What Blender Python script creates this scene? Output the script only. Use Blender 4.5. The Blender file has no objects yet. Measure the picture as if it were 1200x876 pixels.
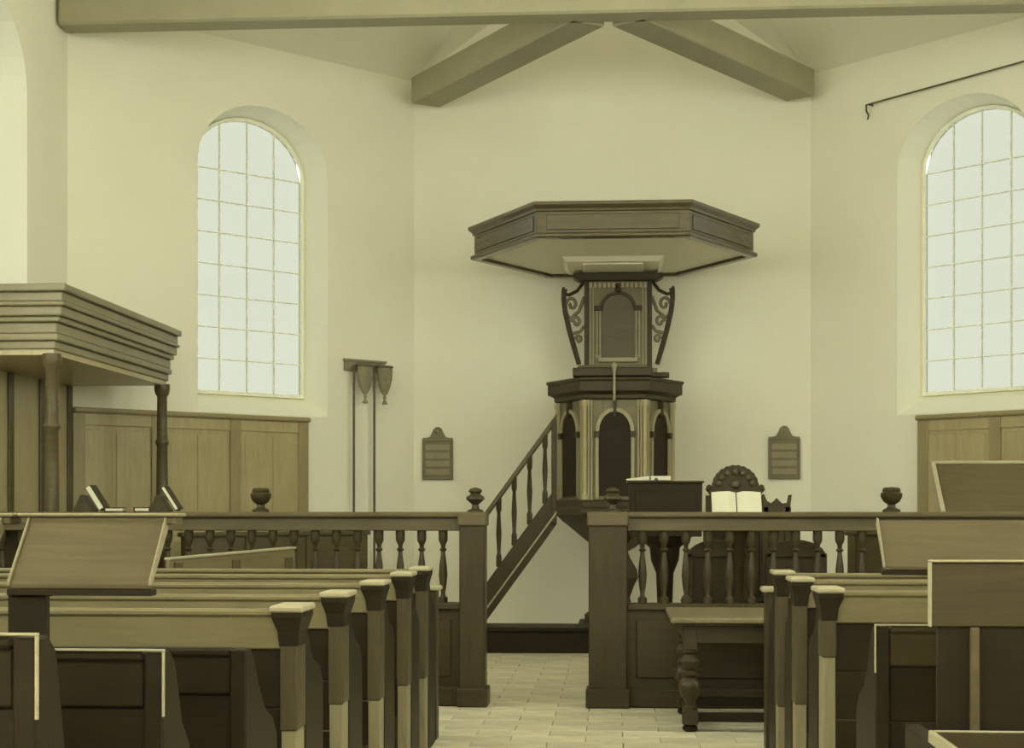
import bpy, bmesh, math, random
from mathutils import Vector, Matrix

random.seed(7)
R = math.radians
COL = bpy.context.scene.collection
SC = bpy.context.scene

# ------------------------------------------------------------------ camera
cam_d = bpy.data.cameras.new('camera')
cam = bpy.data.objects.new('camera', cam_d)
COL.objects.link(cam)
cam_d.sensor_fit = 'HORIZONTAL'
cam_d.sensor_width = 36.0
cam_d.lens = 54.0
cam_d.shift_y = 159.0 / 1200.0
cam_d.clip_start = 0.05
cam.location = (0, 0, 1.35)
cam.rotation_euler = (R(90), 0, math.atan(122 / 1800))
SC.camera = cam

# ------------------------------------------------------------------ world, exposure
SKY = 9.2
world = bpy.data.worlds.new('world')
SC.world = world
world.use_nodes = True
bg = world.node_tree.nodes['Background']
bg.inputs['Color'].default_value = (0.97, 1.0, 0.86, 1)
bg.inputs['Strength'].default_value = SKY
SC.view_settings.view_transform = 'Standard'
SC.view_settings.look = 'None'
SC.view_settings.exposure = 0.0
SC.view_settings.gamma = 1.0
SC.view_settings.use_curve_mapping = False
try:
    SC.cycles.max_bounces = 16
    SC.cycles.diffuse_bounces = 10
    SC.cycles.transparent_max_bounces = 16
    SC.cycles.caustics_reflective = False
    SC.cycles.caustics_refractive = False
except Exception:
    pass


# ------------------------------------------------------------------ helpers
def tag(o, label=None, cat=None, group=None, kind=None):
    if label: o['label'] = label
    if cat: o['category'] = cat
    if group: o['group'] = group
    if kind: o['kind'] = kind
    return o


def thing(name, loc, label, cat, rz=0, group=None):
    o = bpy.data.objects.new(name, None)
    COL.objects.link(o)
    o.location = loc
    o.rotation_euler = (0, 0, rz)
    o.empty_display_size = 0.1
    return tag(o, label, cat, group)


class MB:
    def __init__(self):
        self.v, self.f = [], []

    def add(self, vs, fs):
        b = len(self.v)
        self.v += [tuple(p) for p in vs]
        self.f += [tuple(b + i for i in f) for f in fs]
        return self

    def box(self, x0, x1, y0, y1, z0, z1):
        return self.add([(x0, y0, z0), (x1, y0, z0), (x1, y1, z0), (x0, y1, z0),
                         (x0, y0, z1), (x1, y0, z1), (x1, y1, z1), (x0, y1, z1)],
                        [(0, 3, 2, 1), (4, 5, 6, 7), (0, 1, 5, 4), (1, 2, 6, 5), (2, 3, 7, 6), (3, 0, 4, 7)])

    def prism(self, poly, a, b, axis='y'):
        """poly of (p,q); axis y -> (p,t,q), x -> (t,p,q), z -> (p,q,t)"""
        n = len(poly)
        def m(p, t):
            return {'y': (p[0], t, p[1]), 'x': (t, p[0], p[1]), 'z': (p[0], p[1], t)}[axis]
        vs = [m(p, a) for p in poly] + [m(p, b) for p in poly]
        fs = [tuple(range(n)), tuple(range(2 * n - 1, n - 1, -1))]
        fs += [(i, (i + 1) % n, n + (i + 1) % n, n + i) for i in range(n)]
        return self.add(vs, fs)

    def rings(self, loops, cap=True, closed=True):
        n = len(loops[0]); b = []
        for l in loops: b += list(l)
        fs = []
        for k in range(len(loops) - 1):
            for i in range(n if closed else n - 1):
                j = (i + 1) % n
                fs.append((k * n + i, k * n + j, (k + 1) * n + j, (k + 1) * n + i))
        if cap:
            fs.append(tuple(range(n)))
            fs.append(tuple(range(len(loops) * n - 1, (len(loops) - 1) * n - 1, -1)))
        return self.add(b, fs)

    def lathe(self, prof, n=16, c=(0, 0, 0), rot=0.0, sx=1, sy=1):
        loops = []
        for r, z in prof:
            loops.append([(c[0] + sx * r * math.cos(rot + 2 * math.pi * i / n),
                           c[1] + sy * r * math.sin(rot + 2 * math.pi * i / n), c[2] + z) for i in range(n)])
        return self.rings(loops)

    def tube(self, pts, r, n=8):
        pts = [Vector(p) for p in pts]
        rr = r if isinstance(r, (list, tuple)) else [r] * len(pts)
        loops = []
        for k, p in enumerate(pts):
            t = (pts[min(k + 1, len(pts) - 1)] - pts[max(k - 1, 0)]).normalized()
            up = Vector((0, 1, 0)) if abs(t.y) < 0.9 else Vector((1, 0, 0))
            a = t.cross(up).normalized(); b = t.cross(a).normalized()
            loops.append([p + rr[k] * (a * math.cos(2 * math.pi * i / n) + b * math.sin(2 * math.pi * i / n))
                          for i in range(n)])
        return self.rings(loops)

    def build(self, name, mat, parent=None, bevel=0, smooth=False, seg=1, loc=None):
        me = bpy.data.meshes.new(name)
        me.from_pydata([tuple(p) for p in self.v], [], self.f)
        bm = bmesh.new(); bm.from_mesh(me)
        bmesh.ops.recalc_face_normals(bm, faces=bm.faces)
        bm.to_mesh(me); bm.free()
        me.materials.append(M[mat])
        if smooth:
            for p in me.polygons: p.use_smooth = True
            try: me.set_sharp_from_angle(angle=R(40))
            except Exception: pass
        o = bpy.data.objects.new(name, me)
        COL.objects.link(o)
        o.parent = parent
        if loc: o.location = loc
        if bevel:
            m = o.modifiers.new('bevel', 'BEVEL'); m.width = bevel; m.segments = seg
            m.limit_method = 'ANGLE'; m.angle_limit = R(35)
        return o


def box(name, mat, parent, x0, x1, y0, y1, z0, z1, bevel=0.004):
    return MB().box(min(x0, x1), max(x0, x1), min(y0, y1), max(y0, y1), z0, z1).build(name, mat, parent, bevel)


def share(o, name=None, parent=None, loc=None, rz=None):
    c = o.copy()
    if name: c.name = name
    COL.objects.link(c)
    if parent is not None: c.parent = parent
    if loc is not None: c.location = loc
    if rz is not None: c.rotation_euler = (0, 0, rz)
    return c


def copy_tree(o, parent=None):
    c = o.copy(); COL.objects.link(c); c.parent = parent
    for ch in o.children: copy_tree(ch, c)
    return c


# ------------------------------------------------------------------ materials
M = {}


def new_mat(name):
    m = bpy.data.materials.new(name); m.use_nodes = True
    M[name] = m
    return m, m.node_tree.nodes, m.node_tree.links, m.node_tree.nodes['Principled BSDF']


def wood(name, dark, light, rough=0.35, scale=1.0, axis='x', coat=0.0, spec=0.32):
    m, N, L, P = new_mat(name)
    tc = N.new('ShaderNodeTexCoord'); mp = N.new('ShaderNodeMapping')
    s = {'x': (1.2, 14, 14), 'y': (14, 1.2, 14), 'z': (14, 14, 1.2)}[axis]
    mp.inputs['Scale'].default_value = tuple(scale * k for k in s)
    L.new(tc.outputs['Object'], mp.inputs['Vector'])
    n1 = N.new('ShaderNodeTexNoise'); n1.inputs['Scale'].default_value = 2.2
    n1.inputs['Detail'].default_value = 6; n1.inputs['Roughness'].default_value = 0.65
    n1.inputs['Distortion'].default_value = 0.6
    L.new(mp.outputs['Vector'], n1.inputs['Vector'])
    n2 = N.new('ShaderNodeTexNoise'); n2.inputs['Scale'].default_value = 1.7; n2.inputs['Detail'].default_value = 3
    L.new(tc.outputs['Object'], n2.inputs['Vector'])
    add = N.new('ShaderNodeMath'); add.operation = 'MULTIPLY_ADD'
    add.inputs[1].default_value = 0.45; add.inputs[2].default_value = 0.0
    L.new(n2.outputs['Fac'], add.inputs[0])
    ad2 = N.new('ShaderNodeMath'); ad2.operation = 'MULTIPLY_ADD'; ad2.inputs[1].default_value = 0.55
    L.new(n1.outputs['Fac'], ad2.inputs[0]); L.new(add.outputs[0], ad2.inputs[2])
    cr = N.new('ShaderNodeValToRGB')
    cr.color_ramp.elements[0].position = 0.32; cr.color_ramp.elements[0].color = (*dark, 1)
    cr.color_ramp.elements[1].position = 0.68; cr.color_ramp.elements[1].color = (*light, 1)
    L.new(ad2.outputs[0], cr.inputs['Fac']); L.new(cr.outputs['Color'], P.inputs['Base Color'])
    P.inputs['Roughness'].default_value = rough
    P.inputs['Specular IOR Level'].default_value = spec
    P.inputs['Coat Weight'].default_value = coat
    P.inputs['Coat Roughness'].default_value = 0.15
    bp = N.new('ShaderNodeBump'); bp.inputs['Strength'].default_value = 0.12; bp.inputs['Distance'].default_value = 0.004
    L.new(n1.outputs['Fac'], bp.inputs['Height']); L.new(bp.outputs['Normal'], P.inputs['Normal'])
    return m


def plain(name, c0, c1, rough=0.8, scale=3.0, bump=0.1, dist=0.01, detail=5, metallic=0.0, spec=0.5):
    m, N, L, P = new_mat(name)
    tc = N.new('ShaderNodeTexCoord')
    n1 = N.new('ShaderNodeTexNoise'); n1.inputs['Scale'].default_value = scale
    n1.inputs['Detail'].default_value = detail; n1.inputs['Roughness'].default_value = 0.6
    L.new(tc.outputs['Object'], n1.inputs['Vector'])
    cr = N.new('ShaderNodeValToRGB')
    cr.color_ramp.elements[0].position = 0.3; cr.color_ramp.elements[0].color = (*c0, 1)
    cr.color_ramp.elements[1].position = 0.7; cr.color_ramp.elements[1].color = (*c1, 1)
    L.new(n1.outputs['Fac'], cr.inputs['Fac']); L.new(cr.outputs['Color'], P.inputs['Base Color'])
    P.inputs['Roughness'].default_value = rough; P.inputs['Metallic'].default_value = metallic
    P.inputs['Specular IOR Level'].default_value = spec
    n2 = N.new('ShaderNodeTexNoise'); n2.inputs['Scale'].default_value = scale * 9; n2.inputs['Detail'].default_value = 4
    L.new(tc.outputs['Object'], n2.inputs['Vector'])
    bp = N.new('ShaderNodeBump'); bp.inputs['Strength'].default_value = bump; bp.inputs['Distance'].default_value = dist
    L.new(n2.outputs['Fac'], bp.inputs['Height']); L.new(bp.outputs['Normal'], P.inputs['Normal'])
    return m


plain('plaster', (0.835, 0.80, 0.675), (0.875, 0.845, 0.73), 0.85, 0.9, 0.12, 0.006)
plain('reveal_plaster', (0.88, 0.87, 0.765), (0.905, 0.895, 0.80), 0.8, 1.1, 0.08, 0.004)
plain('ceiling_paint', (0.865, 0.835, 0.72), (0.89, 0.86, 0.755), 0.8, 0.8, 0.08, 0.005)
plain('beam_paint', (0.33, 0.305, 0.205), (0.39, 0.36, 0.25), 0.65, 1.6, 0.15, 0.006)
plain('frame_paint', (0.86, 0.86, 0.72), (0.90, 0.90, 0.77), 0.5, 3, 0.05, 0.002)
plain('soffit_paint', (0.85, 0.81, 0.68), (0.88, 0.84, 0.72), 0.6, 1.5, 0.06, 0.003)
plain('floor_screed', (0.20, 0.17, 0.10), (0.27, 0.235, 0.14), 0.75, 2.0, 0.15, 0.006)
for i, (a, b) in enumerate((((0.57, 0.52, 0.38), (0.70, 0.64, 0.475)), ((0.52, 0.47, 0.34), (0.63, 0.58, 0.43)),
                            ((0.60, 0.55, 0.39), (0.72, 0.66, 0.48)))):
    plain('tile_%d' % i, tuple(k * 0.82 for k in a), b, 0.6, 4.0, 0.25, 0.006)
wood('dark_wood', (0.031, 0.0215, 0.009), (0.060, 0.0435, 0.0188), 0.40, spec=0.25)
wood('dark_wood_v', (0.031, 0.0215, 0.009), (0.060, 0.0435, 0.0188), 0.40, axis='z', spec=0.25)
wood('tub_wood', (0.13, 0.107, 0.057), (0.20, 0.168, 0.095), 0.4, axis='z')
wood('post_wood', (0.048, 0.036, 0.017), (0.088, 0.068, 0.034), 0.45, axis='z', spec=0.25)
wood('varnished_wood', (0.060, 0.044, 0.020), (0.105, 0.079, 0.038), 0.20, spec=0.6)
wood('edge_wood', (0.19, 0.162, 0.098), (0.29, 0.252, 0.16), 0.5)
wood('board_wood', (0.042, 0.031, 0.014), (0.075, 0.057, 0.027), 0.45, spec=0.25)
wood('stile_wood', (0.26, 0.214, 0.112), (0.36, 0.30, 0.166), 0.35, axis='z')
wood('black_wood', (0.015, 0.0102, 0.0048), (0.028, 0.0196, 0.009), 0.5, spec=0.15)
wood('pew_wood', (0.125, 0.102, 0.050), (0.20, 0.166, 0.086), 0.42)
wood('rail_wood', (0.070, 0.053, 0.026), (0.12, 0.094, 0.048), 0.36)
wood('panel_wood', (0.36, 0.30, 0.165), (0.48, 0.41, 0.24), 0.30, axis='z')  # albedo raised to put the pale window veil into the colour
wood('canopy_wood', (0.19, 0.162, 0.096), (0.28, 0.243, 0.15), 0.35)
wood('carved_wood', (0.25, 0.215, 0.13), (0.37, 0.325, 0.205), 0.45, axis='z')
wood('worn_edge', (0.28, 0.245, 0.155), (0.42, 0.375, 0.25), 0.5)  # worn edges, and the window glint painted on the pew caps
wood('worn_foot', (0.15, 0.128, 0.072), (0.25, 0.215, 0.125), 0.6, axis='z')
plain('paper', (0.52, 0.50, 0.385), (0.58, 0.56, 0.44), 0.8, 8, 0.05, 0.001)
plain('leather', (0.034, 0.024, 0.011), (0.055, 0.040, 0.019), 0.6, 20, 0.3, 0.002, spec=0.2)
plain('iron', (0.10, 0.085, 0.055), (0.14, 0.12, 0.08), 0.5, 12, 0.1, 0.001, metallic=0.4)
plain('velvet', (0.24, 0.21, 0.135), (0.32, 0.285, 0.19), 0.9, 25, 0.2, 0.002, spec=0.2)
plain('tablet_paint', (0.15, 0.13, 0.072), (0.20, 0.172, 0.098), 0.5, 6, 0.08, 0.002)
plain('tablet_field', (0.24, 0.20, 0.118), (0.29, 0.245, 0.15), 0.5, 6, 0.08, 0.002)
plain('chalk', (0.45, 0.41, 0.28), (0.5, 0.46, 0.32), 0.8, 9, 0.05, 0.001)


def glass(name, tint):
    m, N, L, P = new_mat(name)
    out = N['Material Output']; N.remove(P)
    t = N.new('ShaderNodeBsdfTransparent'); t.inputs['Color'].default_value = (*tint, 1)
    g = N.new('ShaderNodeBsdfGlossy'); g.inputs['Roughness'].default_value = 0.1
    mx = N.new('ShaderNodeMixShader'); mx.inputs[0].default_value = 0.04
    L.new(t.outputs[0], mx.inputs[1]); L.new(g.outputs[0], mx.inputs[2]); L.new(mx.outputs[0], out.inputs['Surface'])


glass('clouded_glass', (0.081, 0.0832, 0.0772))  # tint added only to dim the overbright sky seen through these panes
glass('clear_glass', (0.92, 0.94, 0.92))

# ------------------------------------------------------------------ room shell
TH = 0.36          # wall thickness at the glass
WALL_TOP = 5.95
RIDGE = 7.5
REAR = -5.0
PA = (-4.96, 13.61); PB = (-2.169, 16.40); PC = (2.05, 16.40); PD = (4.84, 13.61)


def arch_loop(c, w, sill, spring, rise, n=14):
    """closed outline (u,z) counter-clockwise starting at lower left"""
    pts = [(c - w / 2, sill), (c + w / 2, sill)]
    for i in range(n + 1):
        a = math.pi * i / n
        pts.append((c + w / 2 * math.cos(a), spring + rise * math.sin(a)))
    return pts


class Frame:
    """wall frame: origin, direction along, outward normal"""
    def __init__(self, p0, p1, inside):
        self.o = Vector((p0[0], p0[1], 0)); d = Vector((p1[0] - p0[0], p1[1] - p0[1], 0))
        self.len = d.length; self.d = d.normalized()
        n = Vector((-self.d.y, self.d.x, 0))
        if n.dot(Vector((inside[0], inside[1], 0)) - self.o) > 0: n = -n
        self.n = n

    def P(self, u, w, z):
        return self.o + self.d * u + self.n * w + Vector((0, 0, z))


INSIDE = (0, 8)


def make_wall(name, p0, p1, holes=(), gable=None):
    fr = Frame(p0, p1, INSIDE)
    outer = [(0, 0), (fr.len, 0), (fr.len, WALL_TOP)]
    if gable: outer.append((fr.len / 2, gable))
    outer.append((0, WALL_TOP))
    mb = MB()
    for w, key in ((0.0, 'in'), (TH, 'out')):
        bm = bmesh.new()
        loops = [outer] + [h[key] for h in holes]
        edges = []
        for lp in loops:
            vs = [bm.verts.new((u, z, 0)) for u, z in lp]
            edges += [bm.edges.new((vs[i], vs[(i + 1) % len(vs)])) for i in range(len(vs))]
        bmesh.ops.triangle_fill(bm, use_beauty=True, use_dissolve=False, edges=edges)
        bm.verts.index_update()
        mb.add([fr.P(v.co.x, w, v.co.y) for v in bm.verts], [[v.index for v in f.verts] for f in bm.faces])
        bm.free()
    n = len(outer)
    mb.add([fr.P(u, 0, z) for u, z in outer] + [fr.P(u, TH, z) for u, z in outer],
           [(i, (i + 1) % n, n + (i + 1) % n, n + i) for i in range(n)])
    wall = tag(mb.build(name, 'plaster'), kind='structure')
    for h in holes:
        n = len(h['in'])
        rv = MB().add([fr.P(u, 0.0, z) for u, z in h['in']] + [fr.P(u, TH, z) for u, z in h['out']],
                      [(i, (i + 1) % n, n + (i + 1) % n, n + i) for i in range(n)])
        rv.build('reveal', 'reveal_plaster', wall)
    return wall, fr


def hole(c, wi, wo, sill_i, sill_o, spring, rise_i, rise_o):
    return {'in': arch_loop(c, wi, sill_i, spring, rise_i), 'out': arch_loop(c, wo, sill_o, spring, rise_o),
            'c': c, 'w': wo, 'sill': sill_o, 'spring': spring, 'rise': rise_o}


WINDOW_NO = [0]


def make_window(fr, h, detail=True, pane_mat='clouded_glass', cols=4, rows=7):
    WINDOW_NO[0] += 1
    root = bpy.data.objects.new('window_%d' % WINDOW_NO[0], None)
    COL.objects.link(root); root['kind'] = 'structure'
    root.location = fr.P(h['c'], TH, 0)
    root.rotation_euler = (0, 0, math.atan2(fr.d.y, fr.d.x))
    sgn = 1 if fr.n.dot(Vector((-fr.d.y, fr.d.x, 0))) > 0 else -1
    Y0, Y1 = -0.05 * sgn, 0.0
    w, sill, spring, rise = h['w'], h['sill'], h['spring'], h['rise']
    # frame ring
    a = arch_loop(0, w, sill, spring, rise); b = arch_loop(0, w - 0.07, sill + 0.035, spring, rise - 0.035)
    n = len(a); mb = MB()
    vs = [(u, Y0, z) for u, z in a] + [(u, Y0, z) for u, z in b] + [(u, Y1, z) for u, z in a] + [(u, Y1, z) for u, z in b]
    fs = []
    for i in range(n):
        j = (i + 1) % n
        fs += [(i, j, n + j, n + i), (2 * n + i, 2 * n + j, 3 * n + j, 3 * n + i), (n + i, n + j, 3 * n + j, 3 * n + i),
               (i, j, 2 * n + j, 2 * n + i)]
    mb.add(vs, fs).build('frame', 'frame_paint', root)
    wg = w - 0.07; bot = sill + 0.035; top = spring
    yb0, yb1 = -0.034 * sgn, -0.012 * sgn
    bw = 0.005
    cw = wg / cols; rh = (top - bot) / rows

    def ztop(u):
        q = max(0.0, 1 - (u / (wg / 2)) ** 2)
        return spring + (rise - 0.035) * math.sqrt(q)
    for k in range(1, cols):
        u = -wg / 2 + k * cw
        MB().box(u - bw, u + bw, min(yb0, yb1), max(yb0, yb1), bot, ztop(u)).build('muntin', 'frame_paint', root)
    for r in range(1, rows + 1):
        z = bot + r * rh
        MB().box(-wg / 2, wg / 2, min(yb0, yb1) + 0.001, max(yb0, yb1) - 0.001, z - bw, z + bw).build('muntin', 'frame_paint', root)
    yp = -0.022 * sgn
    if detail:
        base = None
        for r in range(rows):
            for k in range(cols):
                u0 = -wg / 2 + k * cw; z0 = bot + r * rh
                if base is None:
                    base = MB().add([(0, 0, 0), (cw, 0, 0), (cw, 0, rh), (0, 0, rh)], [(0, 1, 2, 3)]).build('pane', pane_mat, root)
                    base.location = (u0, yp, z0)
                else:
                    share(base, 'pane', root, (u0, yp, z0))
        for k in range(cols):
            u0 = -wg / 2 + k * cw; q = 6
            us = [u0 + cw * i / q for i in range(q + 1)]
            vs = [(u, yp, spring) for u in us] + [(u, yp, ztop(u)) for u in us]
            MB().add(vs, [(i, i + 1, q + 2 + i, q + 1 + i) for i in range(q)]).build('pane', pane_mat, root)
    else:
        MB().add([(u, yp, z) for u, z in b], [tuple(range(n))]).build('pane', pane_mat, root)
    # daylight portal: guides sky light through this opening
    ld = bpy.data.lights.new('daylight', 'AREA'); ld.shape = 'RECTANGLE'
    ld.size = w; ld.size_y = spring + rise - sill
    ld.cycles.is_portal = True
    lo = bpy.data.objects.new('daylight', ld); COL.objects.link(lo)
    lo.location = fr.P(h['c'], TH + 0.03, (sill + spring + rise) / 2)
    lo.rotation_euler = (-fr.n).to_track_quat('-Z', 'Y').to_euler()
    return root


facet_hole = lambda c: hole(c, 1.50, 1.34, 2.30, 2.50, 4.74, 0.62, 0.56)
nave_hole = lambda c: hole(c, 1.60, 1.34, 2.25, 2.50, 4.85, 0.68, 0.60)
fill_hole = lambda c: hole(c, 2.7, 2.44, 2.05, 2.30, 4.70, 0.95, 0.85)  # unseen nave windows, widened to throw fill light on the apse
wall_b, fr_b = make_wall('wall_back', PB, PC, gable=RIDGE)
h1 = facet_hole(1.865)
wall_bl, fr_bl = make_wall('wall_back_left', PB, PA, [h1])
h2 = facet_hole(1.83)
wall_br, fr_br = make_wall('wall_back_right', PC, PD, [h2])
LY = [11.86, 7.9, 3.9, -0.1, -3.4]  # all but the first added out of view to bring in fill light
lh = [(nave_hole if y > 11 else fill_hole)(PA[1] - y) for y in LY]
wall_l, fr_l = make_wall('wall_left', PA, (PA[0], REAR), lh)
rh_ = [(nave_hole if y > 11 or y < 0 else fill_hole)(PD[1] - y) for y in LY]
wall_r, fr_r = make_wall('wall_right', PD, (PD[0], REAR), rh_)
fh = [hole(c, 2.2, 2.0, 1.6, 1.8, 4.6, 1.0, 0.92) for c in (4.9,)]  # unseen rear window, put in for fill light
wall_f, fr_f = make_wall('wall_front', (PA[0], REAR), (PD[0], REAR), fh, gable=RIDGE)
make_window(fr_bl, h1)
make_window(fr_br, h2)
for i, h in enumerate(lh): make_window(fr_l, h, i == 0, 'clouded_glass' if i == 0 else 'clear_glass')
for i, h in enumerate(rh_): make_window(fr_r, h, False, 'clouded_glass' if i == 0 else 'clear_glass')
for h in fh: make_window(fr_f, h, False, 'clear_glass')

# ceiling: three-sided hip over the apse, ridge over the nave
T = WALL_TOP
xm = (PB[0] + PC[0]) / 2
cv = [(PA[0], REAR - .1, T), PA + (T,), PB + (T,), (xm, PB[1], RIDGE), (xm, 13.4, RIDGE), (xm, REAR - .1, RIDGE),
      PC + (T,), PD + (T,), (PD[0], REAR - .1, T)]
cf = [(0, 1, 4, 5), (1, 2, 4), (2, 3, 4), (3, 6, 4), (6, 7, 4), (7, 8, 5, 4)]
mbc = MB().add(cv, cf)
mbc.add([(a, b, c + 0.12) for a, b, c in cv], cf)
tag(mbc.build('ceiling', 'ceiling_paint'), kind='structure')

# tie beam and two diagonal braces at wall-plate level
tag(MB().box(PA[0] + 0.03, PD[0] - 0.03, 13.28, 13.56, 5.64, 5.97).build('trim_1', 'beam_paint', bevel=0.02), kind='structure')


def brace(name, p0, p1, w, z0, z1):
    a, b = Vector(p0), Vector(p1)
    d = (b - a).normalized(); n = Vector((-d.y, d.x)) * w / 2
    q = [a + n, a - n, b - n, b + n]
    tag(MB().prism([(p.x, p.y) for p in q], z0, z1, 'z').build(name, 'beam_paint', bevel=0.012), kind='structure')


brace('trim_2', (-2.02, 16.22), (-0.24, 13.57), 0.34, 5.64, 5.92)
brace('trim_3', (1.92, 16.22), (0.10, 13.57), 0.34, 5.64, 5.92)

# floor: slab plus individually laid tiles where the picture shows them
floor = tag(MB().box(PA[0] - .3, PD[0] + .3, REAR - .3, 16.8, -0.2, -0.012).build('floor', 'floor_screed'), kind='structure')
tl, tw = 0.44, 0.225
tile_src = []
for i in range(3):
    o = MB().box(0.002, tl - 0.002, 0.002, tw - 0.002, -0.012, 0.0).build('floor_tile', 'tile_%d' % i, floor, bevel=0.003)
    tile_src.append([o, False])
y = 7.6; row = 0
while y < 14.43:
    x = -1.5 + (row % 2) * tl / 2
    while x < 1.25:
        s = random.choice(tile_src)
        dz = -random.random() * 0.003
        if not s[1]:
            s[0].location = (x, y, dz); s[1] = True
        else:
            share(s[0], 'floor_tile', floor, (x, y, dz))
        x += tl
    y += tw; row += 1
# the paving beyond the loose tiles, same level
for n_, (x0, x1, y0, y1) in enumerate(((PA[0], -1.5, REAR, 16.4), (1.69, PD[0], REAR, 16.4), (-1.5, 1.69, REAR, 7.6), (-1.5, 1.69, 14.44, 16.4))):
    MB().box(x0, x1, y0, y1, -0.012, -0.002).build('floor_paving', 'tile_1', floor)


# ------------------------------------------------------------------ pulpit
def hexloop(r, z, c=(0, 0)):
    return [(c[0] + r * math.cos(R(60 * k)), c[1] + r * math.sin(R(60 * k)), z) for k in range(6)]


def hexstack(prof):
    return MB().rings([hexloop(r, z) for r, z in prof])


step = thing('pulpit_platform', (-0.02, 14.45, 0), 'low dark wooden platform beneath the pulpit and its stair', 'platform')
PL = [(-1.68, 0), (1.0, 0), (1.0, 1.2), (-0.33, 1.2), (-0.33, 0.54), (-1.68, 0.54)]
MB().prism(PL, 0, 0.20, 'z').build('body', 'black_wood', step, bevel=0.004)
PT = [(-1.70, -0.02), (1.02, -0.02), (1.02, 1.22), (-0.35, 1.22), (-0.35, 0.56), (-1.70, 0.56)]
MB().prism(PT, 0.20, 0.24, 'z').build('top', 'black_wood', step, bevel=0.008)

pul = thing('pulpit', (-0.012, 15.20, 0.24), 'tall six-sided carved wooden pulpit with arched panels and fluted pilasters', 'pulpit')
Z0 = -0.24
hexstack([(0.30, 0.0), (0.30, 0.08), (0.26, 0.11), (0.17, 0.16), (0.15, 0.25), (0.19, 0.36), (0.23, 0.44), (0.22, 0.52), (0.15, 0.64), (0.13, 0.70)]).build('stem', 'dark_wood_v', pul, bevel=0.004)
hexstack([(0.13, 0.70), (0.20, 0.74), (0.30, 0.82), (0.42, 0.92), (0.52, 1.00), (0.58, 1.06)]).build('corbel', 'dark_wood', pul)
hexstack([(0.60, 1.06), (0.66, 1.075), (0.66, 1.12), (0.63, 1.14), (0.63, 1.19), (0.60, 1.205)]).build('base_moulding', 'dark_wood', pul, bevel=0.005)
tub = hexstack([(0.565, 1.205), (0.565, 2.18)]).build('tub', 'tub_wood', pul)
hexstack([(0.575, 2.16), (0.60, 2.175), (0.60, 2.21), (0.625, 2.225), (0.665, 2.24), (0.665, 2.335), (0.68, 2.345), (0.68, 2.37), (0.60, 2.38)]).build('cornice', 'dark_wood', pul, bevel=0.004)


def place(o, ang, ap, parent):
    """face-local mesh (x across, y outward negative) onto a hexagon face whose normal is at ang"""
    o.parent = parent
    o.rotation_euler = (0, 0, R(ang) + R(90))
    o.location = (ap * math.cos(R(ang)), ap * math.sin(R(ang)), 0)
    return o


def arch_poly(hw, z0, zs, rise, n=10, c=0):
    return [(c - hw, z0), (c + hw, z0)] + [(c + hw * math.cos(math.pi * i / n), zs + rise * math.sin(math.pi * i / n)) for i in range(n + 1)]


def arch_trim(hw, t, zs, rise, n=12):
    o = [(hw * math.cos(math.pi * i / n), zs + rise * math.sin(math.pi * i / n)) for i in range(n + 1)]
    i_ = [((hw - t) * math.cos(math.pi * i / n), zs + (rise - t) * math.sin(math.pi * i / n)) for i in range(n, -1, -1)]
    return o + i_


AP = 0.565 * math.cos(R(30))
for ang in (270, 210, 330, 150, 30):
    ys = 0.0
    p = MB().prism(arch_poly(0.15, 1.24, 1.86, 0.19), -0.016, 0.0, 'y').build('arched_panel', 'black_wood'); place(p, ang, AP, pul)
    p = MB().prism(arch_trim(0.185, 0.035, 1.86, 0.225), -0.034, 0.0, 'y').build('arch_moulding', 'carved_wood'); place(p, ang, AP, pul)
    for s in (-1, 1):
        # impost block and inner shaft of the arch
        p = MB().box(s * 0.172 - 0.026, s * 0.172 + 0.026, -0.045, 0, 1.80, 1.86).build('impost', 'dark_wood'); place(p, ang, AP, pul)
        p = MB().box(s * 0.170 - 0.015, s * 0.170 + 0.015, -0.03, 0, 1.22, 1.80).build('arch_shaft', 'carved_wood'); place(p, ang, AP, pul)
        # pair of half-round pilaster shafts at the face edge
        for q in (0.222, 0.250):
            mb = MB().lathe([(0.016, 1.205), (0.016, 1.23), (0.0105, 1.24), (0.0105, 2.10), (0.016, 2.115), (0.016, 2.16)], 8, (s * q, -0.012, 0))
            p = mb.build('pilaster', 'carved_wood', smooth=True); place(p, ang, AP, pul)
    # keystone drop
    p = MB().prism([(-0.02, 2.16), (-0.012, 2.02), (0, 2.0), (0.012, 2.02), (0.02, 2.16)], -0.05, 0, 'y').build('keystone', 'dark_wood'); place(p, ang, AP, pul)
for k in range(6):
    a = R(60 * k)
    MB().lathe([(0.03, 1.205), (0.03, 1.26), (0.02, 1.27), (0.02, 2.09), (0.03, 2.11), (0.03, 2.16)], 10,
               (0.572 * math.cos(a), 0.572 * math.sin(a), 0)).build('corner_shaft', 'panel_wood', pul, smooth=True)
# book rest over the front of the cornice with its central drop
MB().prism([(-0.40, 2.38), (0.36, 2.38), (0.36, 2.46), (-0.40, 2.46)], -0.60, -0.36, 'y').build('book_rest', 'dark_wood', pul, bevel=0.006)
MB().prism([(-0.36, 2.46), (0.32, 2.46), (0.30, 2.485), (-0.34, 2.485)], -0.58, -0.38, 'y').build('book_rest_top', 'rail_wood', pul, bevel=0.005)
MB().box(0.34, 0.52, -0.45, -0.30, 2.38, 2.425).build('candle_ledge', 'dark_wood', pul, bevel=0.004)
MB().lathe([(0.006, 2.14), (0.016, 2.16), (0.010, 2.19), (0.014, 2.22), (0.012, 2.40), (0.02, 2.44), (0.035, 2.475), (0.02, 2.50), (0.004, 2.51)], 10, (-0.005, -0.615, 0)).build('pendant', 'carved_wood', pul, smooth=True)

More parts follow.
